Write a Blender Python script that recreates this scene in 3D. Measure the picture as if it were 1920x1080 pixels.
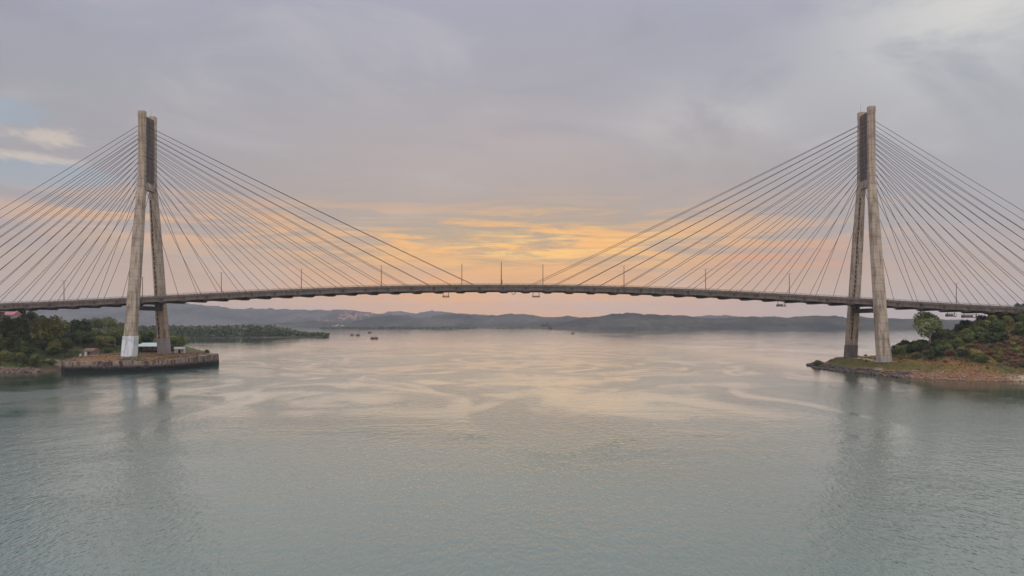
import bpy, math, random
import numpy as np
from mathutils import Vector

R = math.radians
scene = bpy.context.scene
C = scene.collection
for o in list(bpy.data.objects):
    bpy.data.objects.remove(o)

# ------------------------------------------------------------------ camera
F = 1205.0                    # focal length in photo pixels (1920 wide)
CAM_H = 22.0
HOR = 604.0                   # photo row of the horizon
cam = bpy.data.cameras.new('camera')
cam.sensor_width = 36.0
cam.lens = 36.0 * F / 1920.0
cam.shift_y = (HOR - 540.0) / 1920.0
cam.clip_start = 0.5
cam.clip_end = 30000.0
camo = bpy.data.objects.new('camera', cam)
camo.location = (0, 0, CAM_H)
camo.rotation_euler = (R(90), 0, 0)
C.objects.link(camo)
scene.camera = camo

# ------------------------------------------------------------------ exposure
scene.view_settings.view_transform = 'Standard'
scene.view_settings.look = 'None'
scene.view_settings.exposure = 0.0
scene.view_settings.gamma = 1.0
scene.cycles.max_bounces = 6
scene.cycles.volume_bounces = 0

SUN_AZ, SUN_EL = R(4.0), R(14.0)       # behind the cloud deck over the bridge


# ------------------------------------------------------------------ node helpers
class S:
    """a socket with arithmetic"""
    def __init__(s, nt, sock):
        s.nt, s.k = nt, sock

    def _m(s, op, *a, clamp=False):
        n = s.nt.nodes.new('ShaderNodeMath')
        n.operation = op
        n.use_clamp = clamp
        for i, v in enumerate((s,) + a):
            if isinstance(v, S):
                s.nt.links.new(v.k, n.inputs[i])
            else:
                n.inputs[i].default_value = v
        return S(s.nt, n.outputs[0])

    def __add__(s, o): return s._m('ADD', o)
    __radd__ = __add__
    def __sub__(s, o): return s._m('SUBTRACT', o)
    def __mul__(s, o): return s._m('MULTIPLY', o)
    __rmul__ = __mul__
    def __truediv__(s, o): return s._m('DIVIDE', o)
    def clamp(s): return s._m('ADD', 0.0, clamp=True)
    def pow(s, p): return s._m('POWER', p)
    def max(s, p): return s._m('MAXIMUM', p)
    def min(s, p): return s._m('MINIMUM', p)
    def sin(s): return s._m('SINE')
    def step(s, a, b):          # smoothstep a..b
        n = s.nt.nodes.new('ShaderNodeMapRange')
        n.interpolation_type = 'SMOOTHSTEP'
        n.inputs[1].default_value = a
        n.inputs[2].default_value = b
        s.nt.links.new(s.k, n.inputs[0])
        return S(s.nt, n.outputs[0])
    def gauss(s, c, w):
        t = (s - c) * (1.0 / w)
        return (t * t * -1.0)._m('EXPONENT')


def node(nt, typ, **kw):
    n = nt.nodes.new(typ)
    for k, v in kw.items():
        if hasattr(n, k) and not k[0].isupper():
            setattr(n, k, v)
        else:
            inp = n.inputs[k.replace('_', ' ')]
            if isinstance(v, S): nt.links.new(v.k, inp)
            elif isinstance(v, bpy.types.NodeSocket): nt.links.new(v, inp)
            else: inp.default_value = v
    return n


def comb(nt, x, y, z):
    return node(nt, 'ShaderNodeCombineXYZ', X=x, Y=y, Z=z).outputs[0]


def noise(nt, vec, scale=1.0, detail=4.0, rough=0.5, dist=0.0):
    return S(nt, node(nt, 'ShaderNodeTexNoise', Vector=vec, Scale=scale, Detail=detail,
                      Roughness=rough, Distortion=dist).outputs[0])


def mixc(nt, fac, a, b, blend='MIX'):
    n = nt.nodes.new('ShaderNodeMix')
    n.data_type = 'RGBA'
    n.blend_type = blend
    for i, v in ((0, fac), (6, a), (7, b)):
        if isinstance(v, S): nt.links.new(v.k, n.inputs[i])
        elif isinstance(v, bpy.types.NodeSocket): nt.links.new(v, n.inputs[i])
        elif isinstance(v, (int, float)): n.inputs[i].default_value = v
        else: n.inputs[i].default_value = (*v[:3], 1.0)
    return n.outputs[2]


def lin(r, g, b, k=1.0):
    f = lambda c: (c / 255 / 12.92 if c / 255 <= 0.04045 else ((c / 255 + 0.055) / 1.055) ** 2.4) * k
    return (f(r), f(g), f(b))


def ramp(nt, fac, stops):
    n = nt.nodes.new('ShaderNodeValToRGB')
    n.color_ramp.interpolation = 'EASE' if False else 'LINEAR'
    el = n.color_ramp.elements
    while len(el) < len(stops):
        el.new(0.5)
    for e, (p, c) in zip(el, stops):
        e.position = p
        e.color = (*c, 1)
    nt.links.new(fac.k, n.inputs[0])
    return n.outputs[0]


# ------------------------------------------------------------------ world: Nishita sky under a broken cloud deck
world = bpy.data.worlds.new('World')
scene.world = world
world.use_nodes = True
nt = world.node_tree
nt.nodes.clear()
out = nt.nodes.new('ShaderNodeOutputWorld')
bg = nt.nodes.new('ShaderNodeBackground')
bg.inputs[1].default_value = 0.1
nt.links.new(bg.outputs[0], out.inputs[0])
sky = nt.nodes.new('ShaderNodeTexSky')
sky.sky_type = 'NISHITA'
sky.sun_disc = False
sky.sun_elevation = SUN_EL
sky.sun_rotation = SUN_AZ
sky.air_density = 1.3
sky.dust_density = 1.5
tc = nt.nodes.new('ShaderNodeTexCoord')
sep = nt.nodes.new('ShaderNodeSeparateXYZ')
nt.links.new(tc.outputs['Generated'], sep.inputs[0])
dx, dy, dz = (S(nt, sep.outputs[i]) for i in range(3))
az = dx._m('ARCTAN2', dy) * (180 / math.pi)          # degrees to the right of the bridge's middle
el = dz._m('ARCSINE') * (180 / math.pi)


def skynoise(kx, ky, seed, detail=5.0, rough=0.55, dist=0.3, shear=0.0):
    v = comb(nt, az * kx + el * shear, el * ky, seed)
    return noise(nt, v, 1.0, detail, rough, dist)


K = 10.0                         # background strength is 0.1
wob = skynoise(0.05, 0.12, 3.1, 3.0) - 0.5
e2 = el + wob * 5.0
en = (e2 * (1 / 40.0)).clamp()
mid = ramp(nt, en, [(0.00, lin(255, 180, 98, K * 1.1)), (0.075, lin(248, 179, 108, K * 1.03)), (0.15, lin(210, 172, 130, K)),
                    (0.215, lin(188, 168, 146, K)), (0.29, lin(183, 170, 164, K)), (0.38, lin(184, 174, 174, K)),
                    (0.50, lin(171, 169, 177, K)), (0.66, lin(168, 169, 183, K)), (0.85, lin(172, 174, 190, K)),
                    (1.0, lin(190, 194, 206, K))])
side = ramp(nt, en, [(0.00, lin(204, 180, 164, K)), (0.09, lin(186, 169, 160, K)), (0.20, lin(172, 163, 164, K)),
                     (0.30, lin(168, 164, 168, K)), (0.42, lin(163, 164, 172, K)), (0.60, lin(164, 166, 181, K)),
                     (1.0, lin(190, 194, 206, K))])
cloud = mixc(nt, az.gauss(-1.0, 21.0), side, mid)
cloud = mixc(nt, az.step(18.0, 42.0) * el.step(3.0, 9.0) * 0.5, cloud, lin(174, 179, 187, K))
# soft lumps in the deck
lump = skynoise(0.055, 0.16, 11.0, 6.0, 0.55, 0.6, 0.03)
cloud = mixc(nt, (lump.step(0.50, 0.78)) * 0.42, cloud, lin(200, 196, 198, K))
cloud = mixc(nt, (lump.step(0.50, 0.22)) * 0.40 * el.step(6.0, 14.0) * (az.step(8.0, 30.0) * -0.85 + 1.0), cloud, lin(146, 145, 160, K))
# lighter, ragged bank up on the right
bank = skynoise(0.10, 0.17, 27.0, 7.0, 0.58, 0.5, 0.04)
bm = (az.gauss(37.0, 11.0) * el.gauss(21.5, 5.5) + az.gauss(17.0, 7.0) * el.gauss(16.5, 3.0) * 0.45).clamp()
cloud = mixc(nt, bank.step(0.28, 0.60) * bm * 0.95, cloud, lin(214, 213, 210, K))
# sun-lit streaks low over the strait
st = skynoise(0.10, 1.05, 5.0, 6.0, 0.62, 0.6, 0.06)
warm = az.gauss(1.0, 21.0) * el.gauss(6.9, 2.6)
cloud = mixc(nt, st.step(0.43, 0.60) * warm * 1.0, cloud, lin(255, 190, 112, K * 1.08))
st2 = skynoise(0.15, 1.7, 9.0, 5.0, 0.62, 0.5, 0.08)
hot = az.gauss(3.0, 9.0) * el.gauss(6.6, 1.5)
cloud = mixc(nt, st2.step(0.46, 0.62) * hot * 0.9, cloud, lin(255, 208, 124, K * 1.1))
red = az.gauss(23.0, 5.5) * el.gauss(5.2, 1.2)
cloud = mixc(nt, st.step(0.36, 0.62) * red * 0.75, cloud, lin(224, 156, 122, K))
lef = az.gauss(-27.5, 11.0) * el.gauss(8.0, 1.8)
cloud = mixc(nt, st.step(0.36, 0.62) * lef * 0.85, cloud, lin(238, 184, 134, K))
# clear gaps on the left
gap = (az.gauss(-38.5, 3.6) * el.gauss(14.6, 1.1) + az.gauss(-36.5, 6.0) * el.gauss(10.6, 1.3)).clamp()
gapm = ((skynoise(0.2, 0.5, 40.0, 4.0) - 0.5) * 0.9 + gap).step(0.28, 0.72)
clear = mixc(nt, 0.85, sky.outputs[0], lin(154, 170, 188, K))
cloud = mixc(nt, gapm * 0.62, cloud, clear)
puff = (az.gauss(-35.6, 2.8) * el.gauss(13.15, 0.75) + az.gauss(-37.0, 3.6) * el.gauss(11.6, 0.42)).clamp()
pm = ((skynoise(0.5, 1.1, 51.0, 6.0, 0.65, 1.0) - 0.5) * 1.5 + puff).step(0.25, 1.05)
cloud = mixc(nt, pm * 0.65, cloud, lin(218, 204, 190, K))
# the deck is brighter overhead and behind the viewer, away from the low sun
back = ((dy * -1.0).step(-0.15, 0.75) * 1.1 + el.step(24.0, 58.0) * 1.05).min(1.5)
fin = node(nt, 'ShaderNodeVectorMath', operation='SCALE')
nt.links.new(cloud, fin.inputs[0])
nt.links.new((back + 1.0).k, fin.inputs['Scale'])
nt.links.new(fin.outputs[0], bg.inputs[0])

# ------------------------------------------------------------------ sun (low, fully veiled by cloud)
sl = bpy.data.lights.new('sun', 'SUN')
sl.energy = 0.5
sl.angle = R(80)
sl.color = (1.0, 0.86, 0.70)
so = bpy.data.objects.new('sun', sl)
so.rotation_euler = Vector((math.sin(SUN_AZ) * math.cos(SUN_EL), math.cos(SUN_AZ) * math.cos(SUN_EL),
                            math.sin(SUN_EL))).to_track_quat('Z', 'Y').to_euler()
so.location = (40, 500, 160)
C.objects.link(so)


# ------------------------------------------------------------------ object helpers
def tag(o, label=None, cat=None, group=None, kind=None):
    if label: o['label'] = label
    if cat: o['category'] = cat
    if group: o['group'] = group
    if kind: o['kind'] = kind
    return o


def thing(name, label, cat, loc, rotz=0.0, group=None):
    o = bpy.data.objects.new(name, None)
    o.empty_display_size = 0.5
    o.location = loc
    o.rotation_euler = (0, 0, rotz)
    C.objects.link(o)
    return tag(o, label, cat, group)


def sub(name, parent, loc=(0, 0, 0)):
    o = bpy.data.objects.new(name, None)
    o.location = loc
    C.objects.link(o)
    o.parent = parent
    return o


def place(name, mesh, parent=None, loc=(0, 0, 0), rotz=0.0, sc=(1, 1, 1)):
    o = bpy.data.objects.new(name, mesh)
    o.location = loc
    o.rotation_euler = (0, 0, rotz)
    o.scale = sc
    C.objects.link(o)
    if parent is not None: o.parent = parent
    return o


def copy_tree(o, parent=None):
    c = o.copy()
    C.objects.link(c)
    c.parent = parent
    for ch in list(o.children):
        copy_tree(ch, c)
    return c


class MB:
    """collects simple shapes; mesh() makes ONE mesh of them"""
    def __init__(s):
        s.v, s.f, s.m = [], [], []

    def add(s, verts, faces, mi=0):
        b = len(s.v)
        s.v += [tuple(map(float, p)) for p in verts]
        s.f += [tuple(i + b for i in f) for f in faces]
        s.m += [mi] * len(faces)
        return s

    def box(s, x0, x1, y0, y1, z0, z1, mi=0):
        v = [(x0, y0, z0), (x1, y0, z0), (x1, y1, z0), (x0, y1, z0), (x0, y0, z1), (x1, y0, z1), (x1, y1, z1), (x0, y1, z1)]
        return s.hexa(v, mi)

    def hexa(s, v, mi=0):
        return s.add(v, [(0, 3, 2, 1), (4, 5, 6, 7), (0, 1, 5, 4), (1, 2, 6, 5), (2, 3, 7, 6), (3, 0, 4, 7)], mi)

    def loft(s, rings, mi=0, caps=True):
        n = len(rings[0])
        vs = [p for r in rings for p in r]
        fs = []
        for k in range(len(rings) - 1):
            for i in range(n):
                j = (i + 1) % n
                fs.append((k * n + i, k * n + j, (k + 1) * n + j, (k + 1) * n + i))
        if caps:
            fs.append(tuple(reversed(range(n))))
            fs.append(tuple((len(rings) - 1) * n + i for i in range(n)))
        return s.add(vs, fs, mi)

    def tube(s, pts, rad, n=6, mi=0):
        rings = []
        for i, p in enumerate(pts):
            p = Vector(p)
            d = Vector(pts[min(i + 1, len(pts) - 1)]) - Vector(pts[max(i - 1, 0)])
            q = d.normalized().to_track_quat('Z', 'Y')
            r = rad[i] if isinstance(rad, (list, tuple)) else rad
            rings.append([tuple(p + q @ Vector((r * math.cos(a), r * math.sin(a), 0))) for a in
                          [2 * math.pi * k / n for k in range(n)]])
        return s.loft(rings, mi)

    def mesh(s, name, *mats, smooth=False):
        me = bpy.data.meshes.new(name)
        me.from_pydata(s.v, [], s.f)
        for m in mats: me.materials.append(m)
        if len(mats) > 1: me.polygons.foreach_set('material_index', s.m)
        if smooth: me.polygons.foreach_set('use_smooth', [True] * len(s.f))
        me.update()
        return me

    def build(s, name, mat, parent=None, loc=(0, 0, 0), smooth=False):
        return place(name, s.mesh(name, *(mat if isinstance(mat, (list, tuple)) else (mat,)), smooth=smooth), parent, loc)


def np_mesh(name, verts, quads, mat, smooth=True):
    me = bpy.data.meshes.new(name)
    verts = np.asarray(verts, dtype=np.float32)
    quads = np.asarray(quads, dtype=np.int32)
    k = quads.shape[1]
    me.vertices.add(len(verts))
    me.vertices.foreach_set('co', verts.ravel())
    me.loops.add(quads.size)
    me.loops.foreach_set('vertex_index', quads.ravel())
    me.polygons.add(len(quads))
    me.polygons.foreach_set('loop_start', np.arange(0, quads.size, k, dtype=np.int32))
    me.polygons.foreach_set('use_smooth', np.full(len(quads), smooth))
    me.materials.append(mat)
    me.update(calc_edges=True)
    me.validate()
    return me


# ------------------------------------------------------------------ value noise and polygon distance (numpy)
def vnoise(x, y, seed=0):
    xi, yi = np.floor(x).astype(np.int64), np.floor(y).astype(np.int64)
    fx, fy = x - xi, y - yi
    fx, fy = fx * fx * (3 - 2 * fx), fy * fy * (3 - 2 * fy)
    def h(a, b):
        n = (a * 374761393 + b * 668265263 + seed * 1442695041) & 0xFFFFFFFF
        n = ((n ^ (n >> 13)) * 1274126177) & 0xFFFFFFFF
        n = n ^ (n >> 16)
        return (n & 0xFFFFFF) / float(0xFFFFFF)
    return ((h(xi, yi) * (1 - fx) + h(xi + 1, yi) * fx) * (1 - fy) + (h(xi, yi + 1) * (1 - fx) + h(xi + 1, yi + 1) * fx) * fy)


def fbm(x, y, seed=0, o=4):
    t, a, s = 0.0, 0.5, 1.0
    for k in range(o):
        t = t + a * (vnoise(x * s, y * s, seed + k * 17) - 0.5) * 2
        a *= 0.5
        s *= 2.03
    return t


def sdf(x, y, poly):
    """distance to the polygon's edge, positive inside"""
    x, y = np.asarray(x, float), np.asarray(y, float)
    d = np.full(x.shape, 1e9)
    ins = np.zeros(x.shape, bool)
    n = len(poly)
    for i in range(n):
        ax, ay = poly[i]
        bx, by = poly[(i + 1) % n]
        ex, ey = bx - ax, by - ay
        t = np.clip(((x - ax) * ex + (y - ay) * ey) / (ex * ex + ey * ey), 0, 1)
        d = np.minimum(d, np.hypot(x - ax - t * ex, y - ay - t * ey))
        c = (ay > y) != (by > y)
        ins ^= c & (x < (bx - ax) * (y - ay) / ((by - ay) if by != ay else 1e-9) + ax)
    return np.where(ins, d, -d)


def sstep(x, a, b):
    t = np.clip((np.asarray(x, float) - a) / (b - a), 0, 1)
    return t * t * (3 - 2 * t)


def px(p, row, depth):
    """point seen at photo pixel (p, row) if it stands depth metres ahead"""
    return ((p - 960) / F * depth, depth, CAM_H + (HOR - row) / F * depth)


# ------------------------------------------------------------------ materials
def new_mat(name, rough=0.8, color=None, spec=None):
    m = bpy.data.materials.new(name)
    m.use_nodes = True
    t = m.node_tree
    b = t.nodes['Principled BSDF']
    b.inputs['Roughness'].default_value = rough
    if spec is not None: b.inputs['Specular IOR Level'].default_value = spec
    if color: b.inputs['Base Color'].default_value = (*color, 1)
    return m, t, b


def objco(t):
    return t.nodes.new('ShaderNodeTexCoord').outputs['Object']


def xyz(t, v):
    s = t.nodes.new('ShaderNodeSeparateXYZ')
    t.links.new(v, s.inputs[0])
    return [S(t, s.outputs[i]) for i in range(3)]


def concrete(name, base, dark, streak=0.7, lines=True):
    m, t, b = new_mat(name, 0.9, spec=0.25)
    co = objco(t)
    x, y, z = xyz(t, co)
    n1 = noise(t, comb(t, x * 0.9, y * 0.9, z * 0.05), 1.0, 5.0, 0.6, 0.3)      # rain streaks run down
    n2 = noise(t, co, 0.25, 5.0, 0.6)
    n3 = noise(t, co, 2.5, 3.0, 0.6)
    c = mixc(t, n1.step(0.42, 0.72) * streak, base, dark)
    c = mixc(t, n2.step(0.45, 0.75) * 0.5, c, tuple(0.75 * v for v in dark))
    if lines:
        ln = ((z * (1 / 3.6))._m('FRACT') - 0.5)._m('ABSOLUTE').step(0.455, 0.49)     # lift joints
        c = mixc(t, ln * n3.step(0.3, 0.6) * 0.75, c, tuple(0.45 * v for v in dark))
    c = mixc(t, n3.step(0.5, 0.8) * 0.3, c, tuple(min(1, 1.25 * v) for v in base))
    t.links.new(c, b.inputs['Base Color'])
    bp = node(t, 'ShaderNodeBump', Strength=0.4, Distance=0.1)
    t.links.new(n3.k, bp.inputs['Height'])
    t.links.new(bp.outputs[0], b.inputs['Normal'])
    return m


M = {}
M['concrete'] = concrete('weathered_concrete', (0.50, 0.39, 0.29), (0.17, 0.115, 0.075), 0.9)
M['web'] = concrete('dark_anchor_concrete', (0.16, 0.12, 0.10), (0.06, 0.042, 0.038), 0.9)  # much darker brown than the leg concrete
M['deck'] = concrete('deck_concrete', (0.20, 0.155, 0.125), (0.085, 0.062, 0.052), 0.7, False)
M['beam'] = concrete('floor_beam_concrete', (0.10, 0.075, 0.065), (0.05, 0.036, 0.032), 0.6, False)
M['white_paint'] = concrete('flaking_white_paint', (0.80, 0.79, 0.78), (0.36, 0.33, 0.31), 0.6, False)
M['grey_paint'] = concrete('grey_base_paint', (0.36, 0.32, 0.31), (0.22, 0.18, 0.17), 0.6, False)
M['dark_paint'] = concrete('dark_base_paint', (0.19, 0.155, 0.14), (0.08, 0.062, 0.056), 0.7, False)
M['asphalt'] = concrete('asphalt', (0.06, 0.06, 0.06), (0.04, 0.04, 0.04), 0.5, False)
M['cable'], _, _ = new_mat('cable_sheath', 0.55, (0.050, 0.034, 0.062))
M['rail'], _, _ = new_mat('painted_rail', 0.6, (0.20, 0.17, 0.15))
M['steel'], _, _ = new_mat('dull_steel', 0.5, (0.13, 0.11, 0.10))
M['pole'], _, _ = new_mat('lamp_pole_paint', 0.5, (0.16, 0.11, 0.08))
M['white'] = concrete('weathered_white_plaster', (0.60, 0.55, 0.50), (0.34, 0.29, 0.25), 0.6, False)
M['mint'], _, _ = new_mat('pale_green_roof_sheet', 0.5, (0.62, 0.72, 0.65))
M['pink_roof'], _, _ = new_mat('faded_red_roof', 0.7, (0.50, 0.20, 0.19))
M['rust'], _, _ = new_mat('rusty_roof', 0.7, (0.33, 0.19, 0.15))
M['tile'], _, _ = new_mat('terracotta_roof', 0.8, (0.45, 0.18, 0.12))
M['dark'], _, _ = new_mat('dark_opening', 0.8, (0.03, 0.028, 0.026))
M['hull'], _, _ = new_mat('boat_hull_paint', 0.5, (0.10, 0.055, 0.035))
M['boat_blue'], _, _ = new_mat('boat_blue_paint', 0.5, (0.08, 0.07, 0.08))
M['canvas'], _, _ = new_mat('boat_canopy', 0.7, (0.16, 0.10, 0.06))
M['bark'], _, _ = new_mat('bark', 0.9, (0.12, 0.09, 0.065))
M['pale_bark'], _, _ = new_mat('pale_bark', 0.9, (0.34, 0.31, 0.27))


def leaf_mat(name, c1, c2, c3):
    m, t, b = new_mat(name, 0.6, spec=0.2)
    g = t.nodes.new('ShaderNodeNewGeometry')
    isl = S(t, g.outputs['Random Per Island'])
    oi = S(t, t.nodes.new('ShaderNodeObjectInfo').outputs['Random'])
    n = noise(t, objco(t), 0.45, 3.0)
    c = mixc(t, isl, c1, c2)
    c = mixc(t, (n + (oi - 0.5) * 0.75).step(0.40, 0.72) * 0.9, c, c3)
    t.links.new(c, b.inputs['Base Color'])
    return m


M['leaf_dark'] = leaf_mat('dark_green_leaves', (0.016, 0.027, 0.010), (0.068, 0.095, 0.026), (0.115, 0.130, 0.034))
M['leaf_mid'] = leaf_mat('mid_green_leaves', (0.036, 0.056, 0.016), (0.135, 0.165, 0.040), (0.22, 0.21, 0.055))
M['leaf_light'] = leaf_mat('pale_green_leaves', (0.15, 0.19, 0.06), (0.30, 0.34, 0.13), (0.40, 0.41, 0.18))
M['leaf_brown'] = leaf_mat('dry_brown_leaves', (0.12, 0.058, 0.036), (0.25, 0.125, 0.080), (0.19, 0.14, 0.045))
M['leaf_grove'] = leaf_mat('mangrove_leaves', (0.045, 0.064, 0.018), (0.105, 0.130, 0.034), (0.16, 0.17, 0.05))
M['grass'] = leaf_mat('grass_blades', (0.10, 0.10, 0.03), (0.19, 0.15, 0.05), (0.26, 0.15, 0.06))


def earth_mat(name):
    """uses the vertex colours for what the ground is made of and breaks them up"""
    m, t, b = new_mat(name, 0.95, spec=0.1)
    at = node(t, 'ShaderNodeVertexColor', layer_name='earth')
    co = objco(t)
    n1 = noise(t, co, 0.35, 6.0, 0.65)
    n2 = noise(t, co, 2.2, 4.0, 0.6)
    c = mixc(t, n1.step(0.45, 0.70) * 0.55, at.outputs[0], (0.10, 0.085, 0.03))
    c = mixc(t, n2.step(0.52, 0.72) * 0.6, c, (0.06, 0.045, 0.03))
    t.links.new(c, b.inputs['Base Color'])
    bp = node(t, 'ShaderNodeBump', Strength=0.8, Distance=0.5)
    t.links.new(n2.k, bp.inputs['Height'])
    t.links.new(bp.outputs[0], b.inputs['Normal'])
    return m


M['earth'] = earth_mat('shore_earth')


def wood_hill(name, c1, c2, bare=None):
    m, t, b = new_mat(name, 1.0, spec=0.0)
    co = objco(t)
    n1 = noise(t, co, 0.004, 6.0, 0.6)
    n2 = noise(t, co, 0.05, 3.0, 0.6)
    c = mixc(t, n1.step(0.35, 0.65), c1, c2)
    c = mixc(t, n2.step(0.4, 0.7) * 0.6, c, tuple(v * 0.5 for v in c1))
    if bare:
        n3 = noise(t, co, 0.012, 5.0, 0.65)
        c = mixc(t, n3.step(0.46, 0.58), c, bare)
    t.links.new(c, b.inputs['Base Color'])
    return m


M['hill_far'] = wood_hill('far_wooded_hill', (0.050, 0.046, 0.044), (0.14, 0.115, 0.095))
M['hill_near'] = wood_hill('near_wooded_hill', (0.036, 0.036, 0.030), (0.115, 0.098, 0.070))
M['hill_town'] = wood_hill('bare_red_hill', (0.05, 0.05, 0.035), (0.08, 0.07, 0.05), (0.34, 0.17, 0.12))


# ------------------------------------------------------------------ water
def water_mat():
    m, t, b = new_mat('sea_water', 0.04)
    b.inputs['IOR'].default_value = 1.85
    g = t.nodes.new('ShaderNodeNewGeometry')
    x, y, z = xyz(t, g.outputs['Position'])
    # slicks left by the current against wind-roughened water
    wx = noise(t, comb(t, x * 0.0075, y * 0.006, 7.0), 1.0, 2.0, 0.5) - 0.5
    wy = noise(t, comb(t, x * 0.0075, y * 0.006, 19.0), 1.0, 2.0, 0.5) - 0.5
    f1 = noise(t, comb(t, x * 0.011 + wx * 3.0, y * 0.0075 + wy * 3.0, 0.0), 1.0, 3.0, 0.55, 0.8)
    f2 = noise(t, comb(t, x * 0.006 + wy * 2.0, y * 0.006 + wx * 2.0, 44.0), 1.0, 3.0, 0.55, 0.5)
    b1 = (f1 - 0.5)._m('ABSOLUTE').step(0.07, 0.012)
    b2 = (f2 - 0.53)._m('ABSOLUTE').step(0.055, 0.010)
    f3 = noise(t, comb(t, x * 0.05 + wx * 2.0, y * 0.03 + wy * 2.0, 71.0), 1.0, 3.0, 0.6, 0.5)   # slicks break up along their edges
    slick = ((b1.max(b2 * 0.9) * (f3.step(0.25, 0.55))).max(f2.step(0.62, 0.72) * 0.7)) * y.step(44.0, 150.0) * 0.86
    far = y.step(290.0, 620.0)                  # the open water beyond the bridge lies calm
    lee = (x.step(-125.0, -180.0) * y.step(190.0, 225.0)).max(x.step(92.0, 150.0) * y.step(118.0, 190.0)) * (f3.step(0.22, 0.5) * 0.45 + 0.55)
    rip = f1.step(0.42, 0.62) * f3.step(0.35, 0.6)
    rough = ((slick.max(lee) * -0.93 + 1.0) * (far * -0.80 + 1.0) + far * rip * 0.26).clamp()
    amp = rough * (y.step(110.0, 240.0) * 0.26 + 0.46) + 0.045
    r1 = noise(t, comb(t, x * 2.3, y * 0.95, 1.0), 1.0, 2.0, 0.5)
    r2 = noise(t, comb(t, x * 0.55, y * 0.42, 2.0), 1.0, 2.0, 0.5)
    r3 = noise(t, comb(t, x * 0.025, y * 0.07, 3.0), 1.0, 2.0, 0.5)
    swell = node(t, 'ShaderNodeBump', Strength=1.0, Distance=0.5)
    t.links.new((r3 * 0.35).k, swell.inputs['Height'])
    h = r1 * 0.52 + r2 * 0.62
    bp = node(t, 'ShaderNodeBump', Strength=amp, Distance=0.5)
    t.links.new(h.k, bp.inputs['Height'])
    t.links.new(swell.outputs[0], bp.inputs['Normal'])
    t.links.new(bp.outputs[0], b.inputs['Normal'])
    t.links.new((rough * 0.08 + 0.03).k, b.inputs['Roughness'])
    tone = noise(t, comb(t, x * 0.012, y * 0.012, 31.0), 1.0, 2.0)
    c = mixc(t, tone.step(0.30, 0.7), (0.064, 0.116, 0.100), (0.102, 0.154, 0.134))
    c = mixc(t, lee * y.step(150.0, 235.0), c, (0.012, 0.042, 0.032))       # dark tree reflections put into the water colour under the banks
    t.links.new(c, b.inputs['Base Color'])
    return m


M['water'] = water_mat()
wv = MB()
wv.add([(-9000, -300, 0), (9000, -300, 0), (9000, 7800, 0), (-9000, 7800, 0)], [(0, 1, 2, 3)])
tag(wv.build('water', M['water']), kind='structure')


# ------------------------------------------------------------------ far hills
class Ridge:
    def __init__(s, pts, ridge, shore, seed, bump=4.0, back=900.0):
        s.px_, s.row = np.array([p[0] for p in pts], float), np.array([p[1] for p in pts], float)
        s.D, s.shore, s.seed, s.bump, s.back = ridge, shore, seed, bump, back

    def h(s, x, y):
        x, y = np.asarray(x, float), np.asarray(y, float)
        crest = CAM_H + (HOR - np.interp(x / s.D * F + 960, s.px_, s.row)) / F * s.D
        wig = fbm(x / 160.0, y / 160.0, s.seed, 3) * 60
        t = (y + wig - s.shore) / (s.D - s.shore)
        prof = np.where(t < 1, sstep(t, -0.15, 1.0) ** 0.8, 1 - 0.8 * sstep(y + wig, s.D, s.D + s.back))
        f = fbm(x / 260.0, y / 260.0, s.seed + 5, 3)
        b = (vnoise(x / 14.0, y / 14.0, s.seed + 9) - 0.4) * s.bump + (vnoise(x / 34.0, y / 34.0, s.seed + 8) - 0.5) * s.bump * 2.2 + fbm(x / 95.0, y / 95.0, s.seed + 4, 3) * s.bump * 2.2
        hh = np.maximum(crest, -3) * prof * (1 + 0.25 * f * np.where(t < 1, np.clip(4 * t * (1 - t), 0, 1), 1)) + b * np.clip(t * 8, 0, 1)
        return np.where(t < -0.02, -2.5, np.maximum(hh, -2.5 + np.clip(t * 30, 0, 1) * 4.0))


def hills(name, rg, x0, x1, step, mat, rows=46):
    xs = np.arange(x0, x1, step)
    ys = np.concatenate([np.linspace(rg.shore - 130, rg.D + 60, rows), np.linspace(rg.D + 150, rg.D + rg.back + 200, 7)])
    X, Y = np.meshgrid(xs, ys)
    Z = rg.h(X, Y)
    n, k = X.shape
    i = np.arange((n - 1) * k).reshape(n - 1, k)[:, :-1].ravel()
    q = np.stack([i, i + 1, i + k + 1, i + k], 1)
    me = np_mesh(name, np.stack([X, Y, Z], -1).reshape(-1, 3), q, mat)
    return tag(place(name, me), kind='structure')


rA = Ridge([(-700, 586), (-200, 580), (0, 577), (100, 574), (200, 573), (300, 571), (340, 570), (390, 575), (440, 579),
            (500, 581), (560, 583), (600, 580), (625, 583), (650, 585), (700, 589), (760, 594), (900, 603)], 4300, 3600, 11, 7)
hills('hills', rA, -6200, -200, 15, M['hill_far'])
rD = Ridge([(640, 603), (690, 590), (720, 587), (745, 582.5), (762, 585), (785, 588), (800, 584), (818, 583), (835, 585),
            (860, 589), (900, 592), (1000, 599), (1200, 602)], 5200, 4700, 23, 8)
hills('hills', rD, -1500, 1200, 15, M['hill_far'], 30)
rT = Ridge([(590, 604), (610, 593), (640, 586), (670, 587), (700, 588), (715, 593), (740, 603)], 3900, 3560, 71, 5)
hills('hills', rT, -1300, -680, 9, M['hill_town'], 40)
rB = Ridge([(540, 607), (600, 604), (640, 603), (680, 602), (700, 597), (716, 591), (742, 593), (770, 597), (800, 596.5),
            (830, 592), (862, 590), (900, 591.5), (960, 592), (985, 593), (1010, 596), (1030, 597), (1060, 595.5), (1100, 596.5),
            (1150, 600), (1200, 604), (1300, 606)], 3400, 2950, 37, 6)
hills('hills', rB, -1300, 1000, 9, M['hill_near'])
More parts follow.
